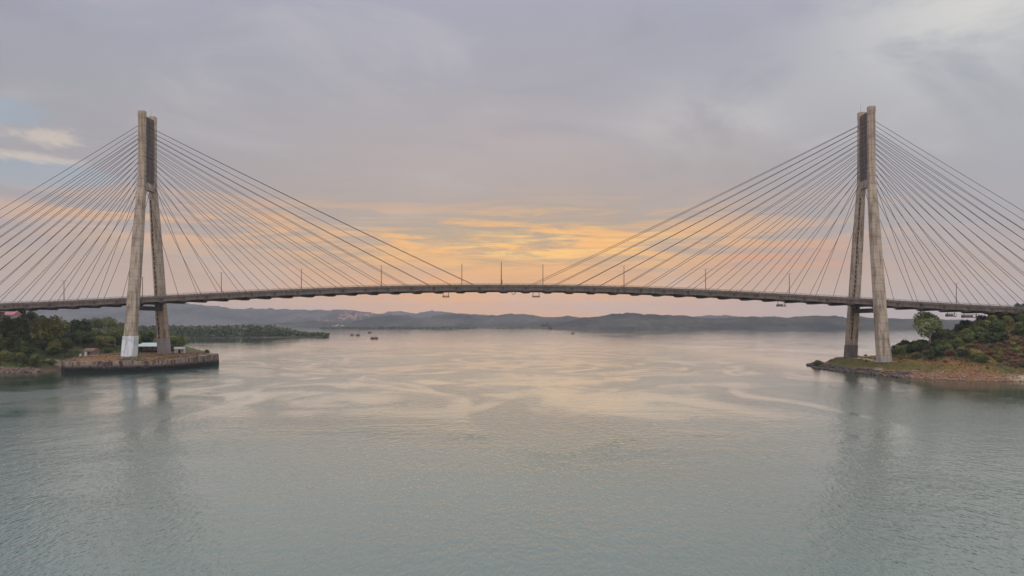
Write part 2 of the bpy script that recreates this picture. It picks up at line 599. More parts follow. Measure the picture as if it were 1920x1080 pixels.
rE = Ridge([(1180, 606), (1260, 598), (1320, 593.5), (1345, 592), (1375, 594.5), (1420, 596), (1500, 598), (1620, 599),
            (1670, 597), (1720, 601), (1900, 602), (2400, 600)], 4200, 3800, 43, 7)
hills('hills', rE, 700, 5600, 15, M['hill_far'], 30)
rC = Ridge([(1040, 607), (1070, 602), (1090, 600), (1120, 596), (1150, 591), (1180, 589), (1210, 590), (1240, 590.5),
            (1270, 593), (1310, 597), (1360, 598), (1420, 597), (1450, 597), (1490, 595.5), (1530, 594.5), (1560, 596.5), (1600, 599),
            (1650, 597.5), (1690, 598), (1720, 600), (1800, 602), (1950, 600), (2200, 598), (2700, 594)], 2450, 2080, 59, 5)
hills('hills', rC, 130, 3400, 6.5, M['hill_near'])


# ------------------------------------------------------------------ near land
def land(name, poly_h, x0, x1, y0, y1, step, colour):
    xs, ys = np.arange(x0, x1, step), np.arange(y0, y1, step)
    X, Y = np.meshgrid(xs, ys)
    Z = poly_h(X, Y)
    n, k = X.shape
    i = np.arange((n - 1) * k).reshape(n - 1, k)[:, :-1].ravel()
    q = np.stack([i, i + 1, i + k + 1, i + k], 1)
    keep = (Z.ravel()[q] > -1.35).any(1)
    me = np_mesh(name, np.stack([X, Y, Z], -1).reshape(-1, 3), q[keep], M['earth'])
    col = colour(X, Y, Z).reshape(-1, 3)
    if len(me.vertices) == len(col):
        a = me.color_attributes.new('earth', 'FLOAT_COLOR', 'POINT')
        a.data.foreach_set('color', np.concatenate([col, np.ones((len(col), 1))], 1).astype(np.float32).ravel())
    return tag(place(name, me), kind='structure')


QUAY = [(-194, 279), (-185, 281.3), (-173, 284), (-163, 286.5), (-157.5, 291), (-154, 303), (-151, 322), (-151.5, 332), (-157, 340),
        (-170, 345), (-200, 348), (-214, 322), (-204, 291)]
ISLE = [(-640, 296), (-300, 290), (-262, 286), (-238, 283), (-222, 284), (-209, 283), (-204, 291), (-186, 298), (-168, 312), (-163, 330), (-172, 350), (-180, 384),
        (-205, 440), (-270, 540), (-420, 660), (-800, 740), (-900, 400)]


def h_left(x, y):
    d = sdf(x, y, ISLE)
    n = fbm(np.asarray(x) / 14.0, np.asarray(y) / 14.0, 3, 4)
    base = np.where(d < 0, np.maximum(d * 0.3, -1.5), np.minimum(d * 0.42, 2.6 + d * 0.05)) + n * 0.5 * sstep(d, 0, 5)
    hill = 17 * np.exp(-(((x + 282) / 42) ** 2 + ((y - 345) / 40) ** 2)) + 12 * sstep(-np.asarray(x), 255, 330)
    h = base + hill * sstep(d, 3, 28) + n * 0.8 * sstep(d, 8, 20)
    h = np.minimum(h, np.where(d > 0, 20 + n, 99))
    dq = sdf(x, y, QUAY)
    q = 4.6 + 1.6 * sstep(dq, 0, 7) + n * 0.35
    q = np.where(dq < 2.6, -1.5, q)
    h = np.where(dq > 0, q, h)
    blend = sstep(-dq, 0, 8)
    return np.where((dq <= 0) & (d > 2), h * blend + np.minimum(q, 4.6) * (1 - blend), h)


def c_left(X, Y, Z):
    n = fbm(X / 9.0, Y / 9.0, 41, 4)[..., None]
    g = np.array([0.11, 0.11, 0.04]) * np.ones(X.shape + (3,))
    sand = np.array([0.42, 0.31, 0.22])
    rust = np.array([0.36, 0.17, 0.08])
    dq = sdf(X, Y, QUAY)[..., None]
    c = g * (1 - sstep(n, -0.2, 0.2)) + rust * sstep(n, -0.2, 0.2)
    c = np.where(dq > -4, c, g)
    path = (sstep(-np.abs(Y - 305 - (X + 200) * 0.1), -7, -3) * sstep(-X, 178, 190) * sstep(X, -246, -236))[..., None]
    c = c * (1 - path) + sand * path
    lo = sstep(-Z, -1.8, -0.9)[..., None]
    return c * (1 - lo) + (sand * 0.36 + rust * 0.12) * lo


HEAD = [(155, 333), (150.5, 322), (146.5, 306), (147, 292), (151, 280), (155, 266), (156, 256), (163, 247), (172, 243), (190, 238),
        (240, 226), (330, 205), (520, 190), (560, 460), (330, 440), (235, 400), (196, 352), (172, 338)]


def h_right(x, y):
    x, y = np.asarray(x, float), np.asarray(y, float)
    d = sdf(x, y, HEAD)
    n = fbm(x / 12.0, y / 12.0, 77, 4)
    base = np.where(d < 0, np.maximum(d * 0.3, -1.5), np.minimum(d * 0.30, 1.4)) + 3.1 * sstep(d, 4.5, 13) + n * 0.8 * sstep(d, 1, 7)
    xe = x - 0.95 * np.maximum(0, y - 300)
    hill = 21.5 * sstep(xe + n * 4, 166, 246) ** 0.85 * sstep(y + n * 5 - 0.10 * (230 - x), 248, 300) ** 0.8
    bulge = 6.5 * np.exp(-(((x - 219) / 17) ** 2 + ((y - 260) / 13) ** 2)) + 4 * np.exp(-(((x - 192) / 8) ** 2 + ((y - 266) / 8) ** 2))
    return base + (hill + bulge) * sstep(d, 4, 16) + n * 0.7 * sstep(d, 10, 20)


def c_right(X, Y, Z):
    n = fbm(X / 8.0, Y / 8.0, 15, 4)
    n2 = fbm(X / 20.0, Y / 14.0, 16, 4)
    grass, olive = np.array([0.25, 0.16, 0.045]), np.array([0.12, 0.115, 0.035])
    rust, sand = np.array([0.30, 0.14, 0.065]), np.array([0.46, 0.34, 0.23])
    pur = np.array([0.25, 0.115, 0.08])
    def mx(a, b, t): return a * (1 - t[..., None]) + b * t[..., None]
    c = mx(grass * np.ones(X.shape + (3,)), olive, sstep(n, -0.15, 0.25))
    c = mx(c, olive, sstep(-X, -172, -160))
    c = mx(c, rust, sstep(n2, 0.0, 0.35) * sstep(X, 160, 172) * 0.8)
    c = mx(c, pur, sstep(X, 196, 208) * sstep(-Y, -284, -268) * sstep(n + n2, -0.45, 0.0))
    lo = sstep(-Z, -2.1, -1.5)
    c = mx(c, mx(rust * np.ones(X.shape + (3,)), sand, sstep(n, -0.1, 0.2)), lo * sstep(X, 150, 158))
    return c


land('terrain', h_left, -640, -146, 268, 720, 2.6, c_left)
land('terrain', h_right, 136, 520, 190, 452, 2.0, c_right)


def ground_left(x, y): return float(h_left(np.array([x]), np.array([y]))[0])
def ground_right(x, y): return float(h_right(np.array([x]), np.array([y]))[0])


# quay wall round the left pylon
def quay_mat():
    m, t, b = new_mat('stained_quay_wall', 0.9, spec=0.2)
    co = objco(t)
    x, y, z = xyz(t, co)
    n1 = noise(t, comb(t, x * 0.55, y * 0.55, z * 0.10), 1.0, 5.0, 0.65)
    n2 = noise(t, co, 0.9, 4.0)
    c = mixc(t, n1.step(0.40, 0.62), (0.36, 0.27, 0.21), (0.065, 0.05, 0.045))
    c = mixc(t, n2.step(0.50, 0.66) * 0.7, c, (0.34, 0.18, 0.10))
    tide = ((n1 - 0.5) * 4.5 + z).step(3.4, 1.5)            # black weed up to the tide mark
    c = mixc(t, tide, c, (0.018, 0.018, 0.014))
    t.links.new(c, b.inputs['Base Color'])
    bp = node(t, 'ShaderNodeBump', Strength=0.8, Distance=0.3)
    t.links.new(n2.k, bp.inputs['Height'])
    t.links.new(bp.outputs[0], b.inputs['Normal'])
    return m


rnd = random.Random(5)
q = MB()
ring = []
for i in range(len(QUAY)):
    a, b_ = Vector(QUAY[i]), Vector(QUAY[(i + 1) % len(QUAY)])
    for k in range(4):
        ring.append(a.lerp(b_, k / 4))
top = lambda p: 4.7 + 0.9 * float(sstep(p.y, 290, 325)) + rnd.uniform(-0.28, 0.22)
tz = [top(p) for p in ring]
cx, cy = -182.0, 312.0
ins = lambda p, k: (p.x + (cx - p.x) * k, p.y + (cy - p.y) * k)
q.loft([[(*ins(p, -0.008), -1.5) for p in ring], [(*ins(p, -0.004), 1.6) for p in ring], [(p.x, p.y, z) for p, z in zip(ring, tz)],
        [(*ins(p, 0.03), z) for p, z in zip(ring, tz)], [(*ins(p, 0.28), z + 0.25) for p, z in zip(ring, tz)]], caps=False)
wall = q.build('quay_wall', quay_mat())
tag(wall, 'black stained concrete quay wall around the pylon with the white painted base', 'quay wall')

# ------------------------------------------------------------------ the bridge
LB, RB = Vector((-175.8, 310.0)), Vector((167.3, 303.5))
T = (RB - LB).normalized()
N = Vector((T.y, -T.x))
SPAN = (RB - LB).length
ORG = Vector((LB.x + T.x * SPAN / 2, LB.y + T.y * SPAN / 2, 0))


def P(s, w, z):
    q_ = LB + T * s + N * w
    return (q_.x - ORG.x, q_.y - ORG.y, z)


ss, zz = [], []
for p_, row in [(-100, 571), (25, 563.5), (130, 560), (225, 556), (330, 551.5), (480, 545), (570, 541), (660, 537), (750, 533.5), (840, 531),
                (960, 529.5), (1080, 531), (1200, 536), (1320, 542.3), (1440, 548.6), (1560, 554.5), (1680, 560.5), (1850, 569.5), (2000, 577)]:
    s = (p_ - 960) / F * 298 + 175
    for _ in range(3):
        y_ = LB.y + T.y * s + N.y * 9.3
        s = ((p_ - 960) / F * y_ - LB.x - N.x * 9.3) / T.x
    ss.append(s)
    zz.append(CAM_H + (HOR - row) / F * y_)
PZ = np.polyfit(ss, zz, 4)


def deck_z(s): return float(np.polyval(PZ, s)) - 1.05


S0, S1 = -142.0, SPAN + 142.0
bridge = thing('cable_stayed_bridge', 'long concrete cable-stayed bridge with two tall pylons crossing the strait', 'bridge', ORG)


def strip(mb, w0, w1, a, b2, s0=S0, s1=S1, step=5.0, mi=0):
    """bar along the deck between offsets w0..w1, from a to b2 above the road level"""
    n = int((s1 - s0) / step)
    rings = []
    for i in range(n + 1):
        s = s0 + (s1 - s0) * i / n
        z = deck_z(s)
        rings.append([P(s, w0, z + a), P(s, w1, z + a), P(s, w1, z + b2), P(s, w0, z + b2)])
    return mb.loft(rings, mi)


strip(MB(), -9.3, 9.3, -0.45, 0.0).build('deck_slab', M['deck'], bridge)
strip(MB(), -8.3, 8.3, 0.004, 0.07).build('roadway', M['asphalt'], bridge)
for sg in (-1, 1):
    g = MB()
    strip(g, sg * 7.7, sg * 8.9, -2.15, -0.452)
    g.build('edge_girder', M['deck'], bridge)
    g = MB()
    strip(g, sg * 8.95, sg * 9.25, 0.002, 0.55)
    g.build('parapet', M['deck'], bridge)
    g = MB()
    for hgt in (0.82, 1.12):
        strip(g, sg * 9.06, sg * 9.14, hgt - 0.05, hgt + 0.05)
    s = S0
    while s < S1:
        z = deck_z(s)
        a = Vector(P(s, sg * 9.1, z + 0.55))
        g.box(a.x - 0.07, a.x + 0.07, a.y - 0.03, a.y + 0.03, a.z, a.z + 0.6)
        s += 2.65
    g.build('guard_rail', M['rail'], bridge)
PITCH = 10.65
k = 0
s = -20 - PITCH * 11
while s < S1 - 2:
    z = deck_z(s)
    g = MB()
    for w0, w1, zb in ((-7.69, 7.69, -2.75), (-9.2, -8.91, -1.6), (8.91, 9.2, -1.6)):
        g.hexa([P(s - 0.45, w0, z + zb), P(s + 0.45, w0, z + zb), P(s + 0.45, w1, z + zb), P(s - 0.45, w1, z + zb),
                P(s - 0.6, w0, z - 0.453), P(s + 0.6, w0, z - 0.453), P(s + 0.6, w1, z - 0.453), P(s - 0.6, w1, z - 0.453)])
    g.hexa([P(s - 1.3, -8.8, z - 2.75), P(s + 1.3, -8.8, z - 2.75), P(s + 1.3, 8.8, z - 2.75), P(s - 1.3, 8.8, z - 2.75),
            P(s - 2.6, -8.8, z - 2.155), P(s + 2.6, -8.8, z - 2.155), P(s + 2.6, 8.8, z - 2.155), P(s - 2.6, 8.8, z - 2.155)])
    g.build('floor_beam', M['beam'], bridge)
    s += PITCH
for s in (-78.0, -138.0, SPAN + 78.0, SPAN + 138.0):
    g = MB()
    for sg in (-1, 1):
        g.loft([[P(s + 1.2 * c, sg * 6 + 1.4 * d, zz_) for c, d in ((-1, -1), (1, -1), (1, 1), (-1, 1))] for zz_ in (0, deck_z(s) - 4.2)])
    g.hexa([P(s + 1.4 * c, 8.2 * d, deck_z(s) - 4.2 + 1.44 * e) for e in (0, 1) for c, d in ((-1, -1), (1, -1), (1, 1), (-1, 1))])
    g.build('side_pier', M['concrete'], bridge)

# pylons
PROF = [(3.0, 14.9, 2.45, 1.85), (15.5, 13.3, 2.35, 1.8), (36.0, 10.75, 2.2, 1.7), (62.0, 7.6, 2.05, 1.6), (85.0, 4.85, 1.62, 1.3),
        (89.0, 4.45, 1.5, 1.2), (122.0, 4.35, 1.42, 1.15)]


def prof(z):
    zs = [p[0] for p in PROF]
    return [float(np.interp(z, zs, [p[i] for p in PROF])) for i in (1, 2, 3)]


def leg_ring(s, sg, z, grow=0.0, ch=0.22):
    w, a, b3 = prof(z)
    a, b3 = a + grow, b3 + grow
    o = [(-a + ch, -b3), (a - ch, -b3), (a, -b3 + ch), (a, b3 - ch), (a - ch, b3), (-a + ch, b3), (-a, b3 - ch), (-a, -b3 + ch)]
    return [P(s + c, sg * w + d, z) for c, d in o]


for s0, left in ((0.0, True), (SPAN, False)):
    py = sub('pylon', bridge, P(s0, 0, 0))
    off = Vector(P(s0, 0, 0))
    def bd(mb, name, mat):
        mb.v = [(v[0] - off.x, v[1] - off.y, v[2]) for v in mb.v]
        return mb.build(name, mat, py)
    for sg in (1, -1):
        g = MB()
        g.loft([leg_ring(s0, sg, z) for z in (3.0, 15.5, 26, 36, 49, 62, 74, 85, 89, 100, 111, 122.0)])
        # recess strip of form ties up the camera-facing side
        g.loft([leg_ring(s0, sg, z, 0.10) for z in (119.6, 122.3)])
        bd(g, 'leg', M['concrete'])
        base_top = {(True, 1): 15.6, (True, -1): 14.2, (False, 1): 6.2, (False, -1): 10.6}[(left, sg)]
        mat = {(True, 1): 'white_paint', (True, -1): 'grey_paint', (False, 1): 'grey_paint', (False, -1): 'dark_paint'}[(left, sg)]
        g = MB()
        gr = 0.32 if (left and sg == 1) else 0.12
        g.loft([leg_ring(s0, sg, 3.0, gr), leg_ring(s0, sg, base_top, gr)])
        b_ = bd(g, 'leg_base', M[mat])
        if left and sg == 1: b_['label'] = 'white painted lower end of the leg'
        if not left and sg == -1: b_['label'] = 'dark painted lower end of the leg'
    g = MB()        # pile cap
    g.hexa([P(s0 + 5.2 * c, 18.2 * d, e) for e in (2.0, 5.6 if left else 4.4) for c, d in ((-1, -1), (1, -1), (1, 1), (-1, 1))])
    bd(g, 'pile_cap', M['concrete'])
    g = MB()        # upper crossbeam
    w = prof(87)[0] - 1.2
    g.hexa([P(s0 + 1.25 * c, w * d, e) for e in (85.4, 88.7) for c, d in ((-1, -1), (1, -1), (1, 1), (-1, 1))])
    bd(g, 'crossbeam', M['concrete'])
    g = MB()        # lower crossbeam below the deck
    zt = deck_z(s0) - 3.1
    w = prof(zt - 1)[0] - 1.5
    g.hexa([P(s0 + 1.5 * c, w * d, e) for e in (zt - 2.5, zt - 0.5) for c, d in ((-1, -1), (1, -1), (1, 1), (-1, 1))])
    for sg in (-1, 1):
        g.hexa([P(s0 + 0.7 * c, sg * 7.9 + 0.7 * d, e) for e in (zt - 0.499, zt + 0.9) for c, d in ((-1, -1), (1, -1), (1, 1), (-1, 1))])
    bd(g, 'crossbeam', M['beam'])
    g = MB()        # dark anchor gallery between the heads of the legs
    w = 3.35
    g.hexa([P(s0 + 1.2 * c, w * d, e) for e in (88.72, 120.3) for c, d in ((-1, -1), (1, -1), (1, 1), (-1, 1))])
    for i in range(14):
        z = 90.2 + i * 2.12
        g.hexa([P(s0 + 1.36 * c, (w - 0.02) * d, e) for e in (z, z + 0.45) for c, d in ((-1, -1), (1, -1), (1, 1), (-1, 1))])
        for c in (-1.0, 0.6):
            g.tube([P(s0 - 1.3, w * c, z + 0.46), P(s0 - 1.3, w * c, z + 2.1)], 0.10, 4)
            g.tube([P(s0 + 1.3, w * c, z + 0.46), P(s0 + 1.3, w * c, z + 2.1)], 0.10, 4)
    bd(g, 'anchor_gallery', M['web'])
    g = MB()
    g.tube([P(s0 - 0.6, -3.9, 122.3), P(s0 - 0.6, -3.9, 126.2)], [0.07, 0.03], 5)
    bd(g, 'lightning_rod', M['steel'])
    g = MB()        # dark caged ladder up the far leg
    for i in range(30):
        z = 13.5 + i * 2.3
        w_, a_, b_ = prof(z + 0.6)
        g.hexa([P(s0 - a_ * 0.45 + 0.24 * c, -(w_ - b_ - 0.10) + 0.13 * d, e) for e in (z, z + 1.35) for c, d in ((-1, -1), (1, -1), (1, 1), (-1, 1))])
    for c in (-0.22, 0.22):
        g.tube([P(s0 - prof(z)[1] * 0.45 + c, -(prof(z)[0] - prof(z)[2] - 0.06), z) for z in (13.4, 36, 62, 81.6)], 0.05, 4)
    bd(g, 'ladder', M['dark'])
    if not left:
        g = MB()    # pale access ladder frame on the near leg
        for c in (2.75, 3.45):
            g.tube([P(s0 + c, 15.4, 3.2), P(s0 + c - 0.35, 14.2, 12.5)], 0.11, 5)
        for i in range(9):
            t_ = i / 9
            g.tube([P(s0 + 2.75 - 0.35 * t_, 15.4 - 1.2 * t_, 3.6 + 9 * t_), P(s0 + 3.45 - 0.35 * t_, 15.4 - 1.2 * t_, 3.6 + 9 * t_)], 0.06, 4)
        bd(g, 'access_ladder', M['white'])

# stay cables: fourteen on each side of each pylon in two planes
cables = []
for s0, inner in ((0.0, 1), (SPAN, -1)):
    for sg in (1, -1):
        for d in (inner, -inner):
            for i in range(14):
                ds = 20.0 + PITCH * i if d == inner else 18.5 + 9.4 * i
                zt = 87.3 + (115.8 - 87.3) * (i / 13.0) ** 0.96
                w, a, _b = prof(zt)
                A = Vector(P(s0 + d * a * 0.9, sg * w, zt))
                B = Vector(P(s0 + d * ds, sg * 9.15, deck_z(s0 + d * ds) + 0.5))
                pts = []
                for k in range(9):
                    t_ = k / 8
                    p_ = A.lerp(B, t_)
                    p_.z -= 4 * t_ * (1 - t_) * 0.004 * (A - B).length
                    pts.append(p_)
                vis = 0
                for k in range(8):
                    wx_ = pts[k].x + ORG.x
                    wy_ = pts[k].y + ORG.y
                    if abs(wx_ / wy_ * F) < 960: vis += (pts[k + 1] - pts[k]).length
                cables.append((vis, pts))
cables.sort(key=lambda c: -c[0])
for vis, pts in cables[:100]:
    m_ = pts[0]
    MB().tube([(p - m_) for p in pts], 0.102, 5).build('stay_cable', M['cable'], bridge, m_)
g = MB()
for vis, pts in cables[100:]:
    g.tube(pts, 0.102, 5)
tag(g.build('stay_cables', M['cable'], bridge), kind='stuff')


def on_deck(p_, w=0.0):
    s = (p_ - 960) / F * 306 + 175
    for _ in range(4):
        y_ = LB.y + T.y * s + N.y * w
        s = ((p_ - 960) / F * y_ - LB.x - N.x * w) / T.x
    v = P(s, w, deck_z(s))
    return s, (v[0] + ORG.x, v[1] + ORG.y, v[2])


# street lamps along the middle of the deck
lamp = thing('street_lamp', '', 'street lamp', (0, 0, 0))
g = MB()
g.tube([(0, 0, 0.07), (0, 0, 0.9), (0, 0, 10.6)], [0.24, 0.19, 0.14], 8)
g.build('pole', M['pole'], lamp)
for sg in (-1, 1):
    g = MB()
    g.tube([(0, 0, 10.2), (0, sg * 0.5, 10.7), (0, sg * 1.4, 10.85)], 0.05, 6)
    g.build('arm', M['pole'], lamp)
    g = MB()
    g.loft([[(-0.14, sg * 1.2, 10.82), (0.14, sg * 1.2, 10.82), (0.14, sg * 1.95, 10.86), (-0.14, sg * 1.95, 10.86)],
            [(-0.09, sg * 1.25, 10.98), (0.09, sg * 1.25, 10.98), (0.06, sg * 1.9, 10.95), (-0.06, sg * 1.9, 10.95)]])
    g.build('lamp_head', M['steel'], lamp)
LAMPS = [(120, 'slim street lamp on the side span left of the left pylon'),
         (267, 'slim street lamp on the deck between the legs of the left pylon'),
         (415, 'slim street lamp first to the right of the left pylon'),
         (565, 'slim street lamp second to the right of the left pylon'),
         (715, 'slim street lamp third to the right of the left pylon'),
         (866, 'slim street lamp behind the lowest end of the longest left cable'),
         (1018, 'tall street lamp just right of the bare mast at midspan'),
         (1170, 'slim street lamp second to the right of the bare midspan mast'),
         (1323, 'slim street lamp third to the right of the bare midspan mast'),
         (1480, 'slim street lamp nearest on the left of the right pylon'),
         (1793, 'slim street lamp on the side span right of the right pylon')]
for i, (p_, lab) in enumerate(LAMPS):
    o = lamp if i == 0 else copy_tree(lamp)
    o.location = on_deck(p_)[1]
    o.rotation_euler = (0, 0, math.atan2(T.y, T.x))
    tag(o, lab, 'street lamp', 'street lamps along the bridge deck')
mast = thing('mast', 'bare straight mast standing at midspan, tallest post on the deck', 'mast', on_deck(940, 8.4)[1])
MB().tube([(0, 0, 0.07), (0, 0, 11.2)], [0.26, 0.16], 8).build('pole', M['pole'], mast)
MB().box(0.2, 0.5, -0.2, 0.2, 0.9, 2.6).build('control_box', M['steel'], mast)

# inspection cradles hung beneath the deck
CRADLES = [(836, 'small maintenance cradle hanging under the deck left of midspan', 3.0, 0.7),
           (1005, 'open maintenance cradle hanging under the deck right of midspan', 3.4, 0.6),
           (1465, 'dark maintenance cradle hanging under the deck left of the right pylon', 3.8, 1.1),
           (1783, 'dark maintenance cradle hanging under the right side span, nearer the pylon', 3.8, 1.4),
           (1819, 'long dark maintenance cradle hanging under the right side span beside the headland trees', 6.8, 1.5)]
for p_, lab, ln, hgt in CRADLES:
    s, v = on_deck(p_, 8.0)
    c = thing('maintenance_cradle', lab, 'cradle', (v[0], v[1], v[2] - 5.0 - hgt * 0.3), 0, 'maintenance cradles under the deck')
    MB().box(-ln / 2, ln / 2, -1.0, 1.0, 0, 0.35).build('platform', M['beam'], c)
    for sg in (-1, 1):
        g = MB()
        g.tube([(sg * ln * 0.42, 0, 0.35), (sg * ln * 0.42, 0, 2.9 + hgt * 0.3)], 0.14, 6)
        g.build('hanger', M['steel'], c)
    g = MB()
    for y_ in (-0.95, 0.95):
        g.tube([(-ln / 2, y_, hgt), (ln / 2, y_, hgt)], 0.07, 5)
        for k in range(5):
            x_ = -ln / 2 + ln * k / 4
            g.tube([(x_, y_, 0.35), (x_, y_, hgt)], 0.06, 5)
    if ln > 3.5: g.box(-ln / 2, ln * 0.1, -0.93, 0.93, 0.352, hgt * 0.8)
    g.build('railing', M['steel'], c)
s, v = on_deck(963, 9.5)
nl = thing('navigation_sign', 'round navigation marker hung on the deck edge at midspan', 'navigation marker', (v[0], v[1], v[2] - 3.2))
g = MB()
for k in range(16):
    a0, a1 = 2 * math.pi * k / 16, 2 * math.pi * (k + 1) / 16
    g.tube([(0.8 * math.cos(a0), 0, 0.8 * math.sin(a0)), (0.8 * math.cos(a1), 0, 0.8 * math.sin(a1))], 0.16, 5)
g.build('ring', M['steel'], nl)
MB().box(-0.1, 0.1, -0.05, 0.25, 0.9, 3.2).build('bracket', M['steel'], nl)


# ------------------------------------------------------------------ vegetation
def leaf_quads(rng, centers, normals, size, squash=0.6):
    n = len(centers)
    d = normals + rng.normal(0, 0.55, (n, 3))
    d /= np.linalg.norm(d, axis=1, keepdims=True) + 1e-9
    up = rng.normal(0, 1, (n, 3))
    u = np.cross(d, up)
    u /= np.linalg.norm(u, axis=1, keepdims=True) + 1e-9
    w = np.cross(d, u)
    s = size * rng.uniform(0.6, 1.35, (n, 1))
    a, b = u * s, w * s * squash
    v = np.stack([centers - a, centers - b * 0.9 + a * 0.1, centers + a, centers + b], 1).reshape(-1, 3)
    f = np.arange(n * 4).reshape(n, 4)
    return v, f


def crown_mesh(name, seed, rx, rz, z0, n, size, mat, lobes=9):
    rng = np.random.default_rng(seed)
    L = []
    for k in range(lobes):
        a = rng.uniform(0, 2 * math.pi)
        rr = rx * 0.62 * math.sqrt(rng.uniform(0.05, 1))
        z = z0 + rz * rng.uniform(0.15, 1.55)
        t = 1 - abs((z - z0 - rz) / rz) * 0.35
        L.append((rr * t * math.cos(a), rr * t * math.sin(a), z, rx * rng.uniform(0.30, 0.52)))
    L.append((0, 0, z0 + rz, rx * 0.6))
    L = np.array(L)
    idx = rng.choice(len(L), n, p=L[:, 3] ** 2 / (L[:, 3] ** 2).sum())
    d = rng.normal(0, 1, (n, 3))
    d /= np.linalg.norm(d, axis=1, keepdims=True)
    rad = L[idx, 3] * np.where(rng.uniform(0, 1, n) < 0.75, rng.uniform(0.85, 1.08, n), rng.uniform(0.4, 0.9, n))
    c = L[idx, :3] + d * rad[:, None] * np.array([1, 1, 0.85 * rz / rx + 0.15])
    keep = c[:, 2] > z0 * 0.4
    v, f = leaf_quads(rng, c[keep], d[keep], size)
    return np_mesh(name, v, f, mat, smooth=False)


def trunk_mesh(seed, h, r, rx, mat):
    rg = random.Random(seed)
    g = MB()
    bend = rg.uniform(-0.3, 0.3)
    g.tube([(0, 0, -0.6), (bend * 0.3, 0, h * 0.35), (bend, bend * 0.5, h)], [r * 1.3, r, r * 0.55], 7)
    for k in range(5):
        a = k * 1.3 + rg.uniform(0, 0.8)
        z = h * rg.uniform(0.45, 0.9)
        e = rx * rg.uniform(0.4, 0.75)
        g.tube([(bend * z / h, 0, z), (math.cos(a) * e * 0.5, math.sin(a) * e * 0.5, z + e * 0.5), (math.cos(a) * e, math.sin(a) * e, z + e * 0.9)],
               [r * 0.5, r * 0.32, r * 0.12], 5)
    return g.mesh('trunk', mat)


KIND = {}
for kind, mat, bark in (('dark', 'leaf_dark', 'bark'), ('mid', 'leaf_mid', 'bark'), ('light', 'leaf_light', 'pale_bark'), ('brown', 'leaf_brown', 'bark')):
    KIND[kind] = [(crown_mesh('crown', 100 * i + len(kind), 3.6, 2.7, 2.0, 2100, 0.30, M[mat], 10), trunk_mesh(i, 4.2, 0.2, 3.0, M[bark])) for i in range(3)]
BUSH = {kind: [crown_mesh('bush', 300 + 7 * i + len(kind), 2.1, 1.15, 0.15, 1000, 0.24, M[mat], 7) for i in range(3)]
        for kind, mat in (('dark', 'leaf_dark'), ('mid', 'leaf_mid'), ('brown', 'leaf_brown'))}
vr = random.Random(77)


def tree(kind, x, y, z, sc, label, group=None, name='tree', tall=1.0, lean=0.0):
    t_ = thing(name, label, 'tree', (x, y, z - 0.15), vr.uniform(0, 6.28), group)
    cr, tr = KIND[kind][vr.randrange(3)]
    place('crown', cr, t_, sc=(sc, sc, sc * tall))
    place('trunk', tr, t_, sc=(sc, sc, sc * tall))
    return t_


def bush(kind, x, y, z, sc, label, group=None):
    o = place('bush', BUSH[kind][vr.randrange(3)], None, (x, y, z - 0.1), vr.uniform(0, 6.28), (sc, sc, sc * vr.uniform(0.8, 1.15)))
    return tag(o, label, 'bush', group)


# left island thicket
def scatter(n, x0, x1, y0, y1, gap, ok, seed):
    rg = random.Random(seed)
    pts = []
    for _ in range(n * 60):
        x, y = rg.uniform(x0, x1), rg.uniform(y0, y1)
        if ok(x, y) and all((x - a) ** 2 + (y - b) ** 2 > gap * gap for a, b in pts):
            pts.append((x, y))
            if len(pts) >= n: break
    return pts


def inview(x, y, m=6): return abs(x / y * F) < 960 + m * F / y


def ok_thick(x, y):
    d = float(sdf(np.array([x]), np.array([y]), ISLE)[0])
    dq = float(sdf(np.array([x]), np.array([y]), QUAY)[0])
    edge = -209 - (y - 287) * 0.30 - (4.5 if y > 294 else 0) if y < 335 else -228 + (y - 335) * 0.3
    return d > 2.0 and dq < -2.5 and x < edge and inview(x, y)


for x, y in scatter(112, -300, -206, 285, 378, 3.9, ok_thick, 9):
    front = y < 306
    tree('dark' if vr.random() < 0.48 else 'mid', x, y, ground_left(x, y), vr.uniform(0.75, 1.15) * (0.85 if front else 1.0),
         'dark green broadleaf tree in the dense thicket on the left island', 'trees of the left thicket')


def ok_back(x, y):
    d = float(sdf(np.array([x]), np.array([y]), ISLE)[0])
    dq = float(sdf(np.array([x]), np.array([y]), QUAY)[0])
    return d > 4 and dq < -6 and inview(x, y) and x > -235 - (y - 346) * 0.6 and x / y * F < -612


for x, y in scatter(70, -330, -165, 346, 520, 5.0, ok_back, 31):
    tree('mid' if vr.random() < 0.7 else 'dark', x, y, ground_left(x, y), vr.uniform(0.95, 1.5),
         'mid green tree in the low grove behind the left pylon', 'trees behind the left pylon')
for p_, row, dep, sc, k_, lab in ((150, 606, 356, 1.25, 'dark', 'dark pointed tree rising above the right edge of the left thicket'),
                                  (88, 596, 322, 1.35, 'mid', 'rounded green tree topping the left thicket below the deck'),
                                  (30, 578, 338, 1.3, 'dark', 'dark tree touching the deck at the left edge of the picture'),
                                  (6, 600, 320, 1.2, 'mid', 'green tree hiding the walls of the red roofed house'),
                                  (36, 601, 322, 1.2, 'dark', 'dark tree just right of the red roofed house')):
    x, y, z = px(p_, row, dep)
    gz = ground_left(x, y)
    tree(k_, x, y, gz, max(0.8, (z + 4 - gz) / 8.0), lab)
for x, y, k_, sc, lab in ((-212, 296, 'mid', 1.0, 'low green bush at the left end of the quay wall'),
                          (-205, 326, 'mid', 1.3, 'olive bush on the quay left of the white leg base'),
                          (-196, 336, 'mid', 1.5, 'green bush behind the white leg base'),
                          (-188, 342, 'dark', 1.4, 'dark bush between the legs of the left pylon'),
                          (-160, 337, 'dark', 0.9, 'dark low bush behind the white kiosk at the quay end')):
    bush(k_, x, y, ground_left(x, y), sc, lab)

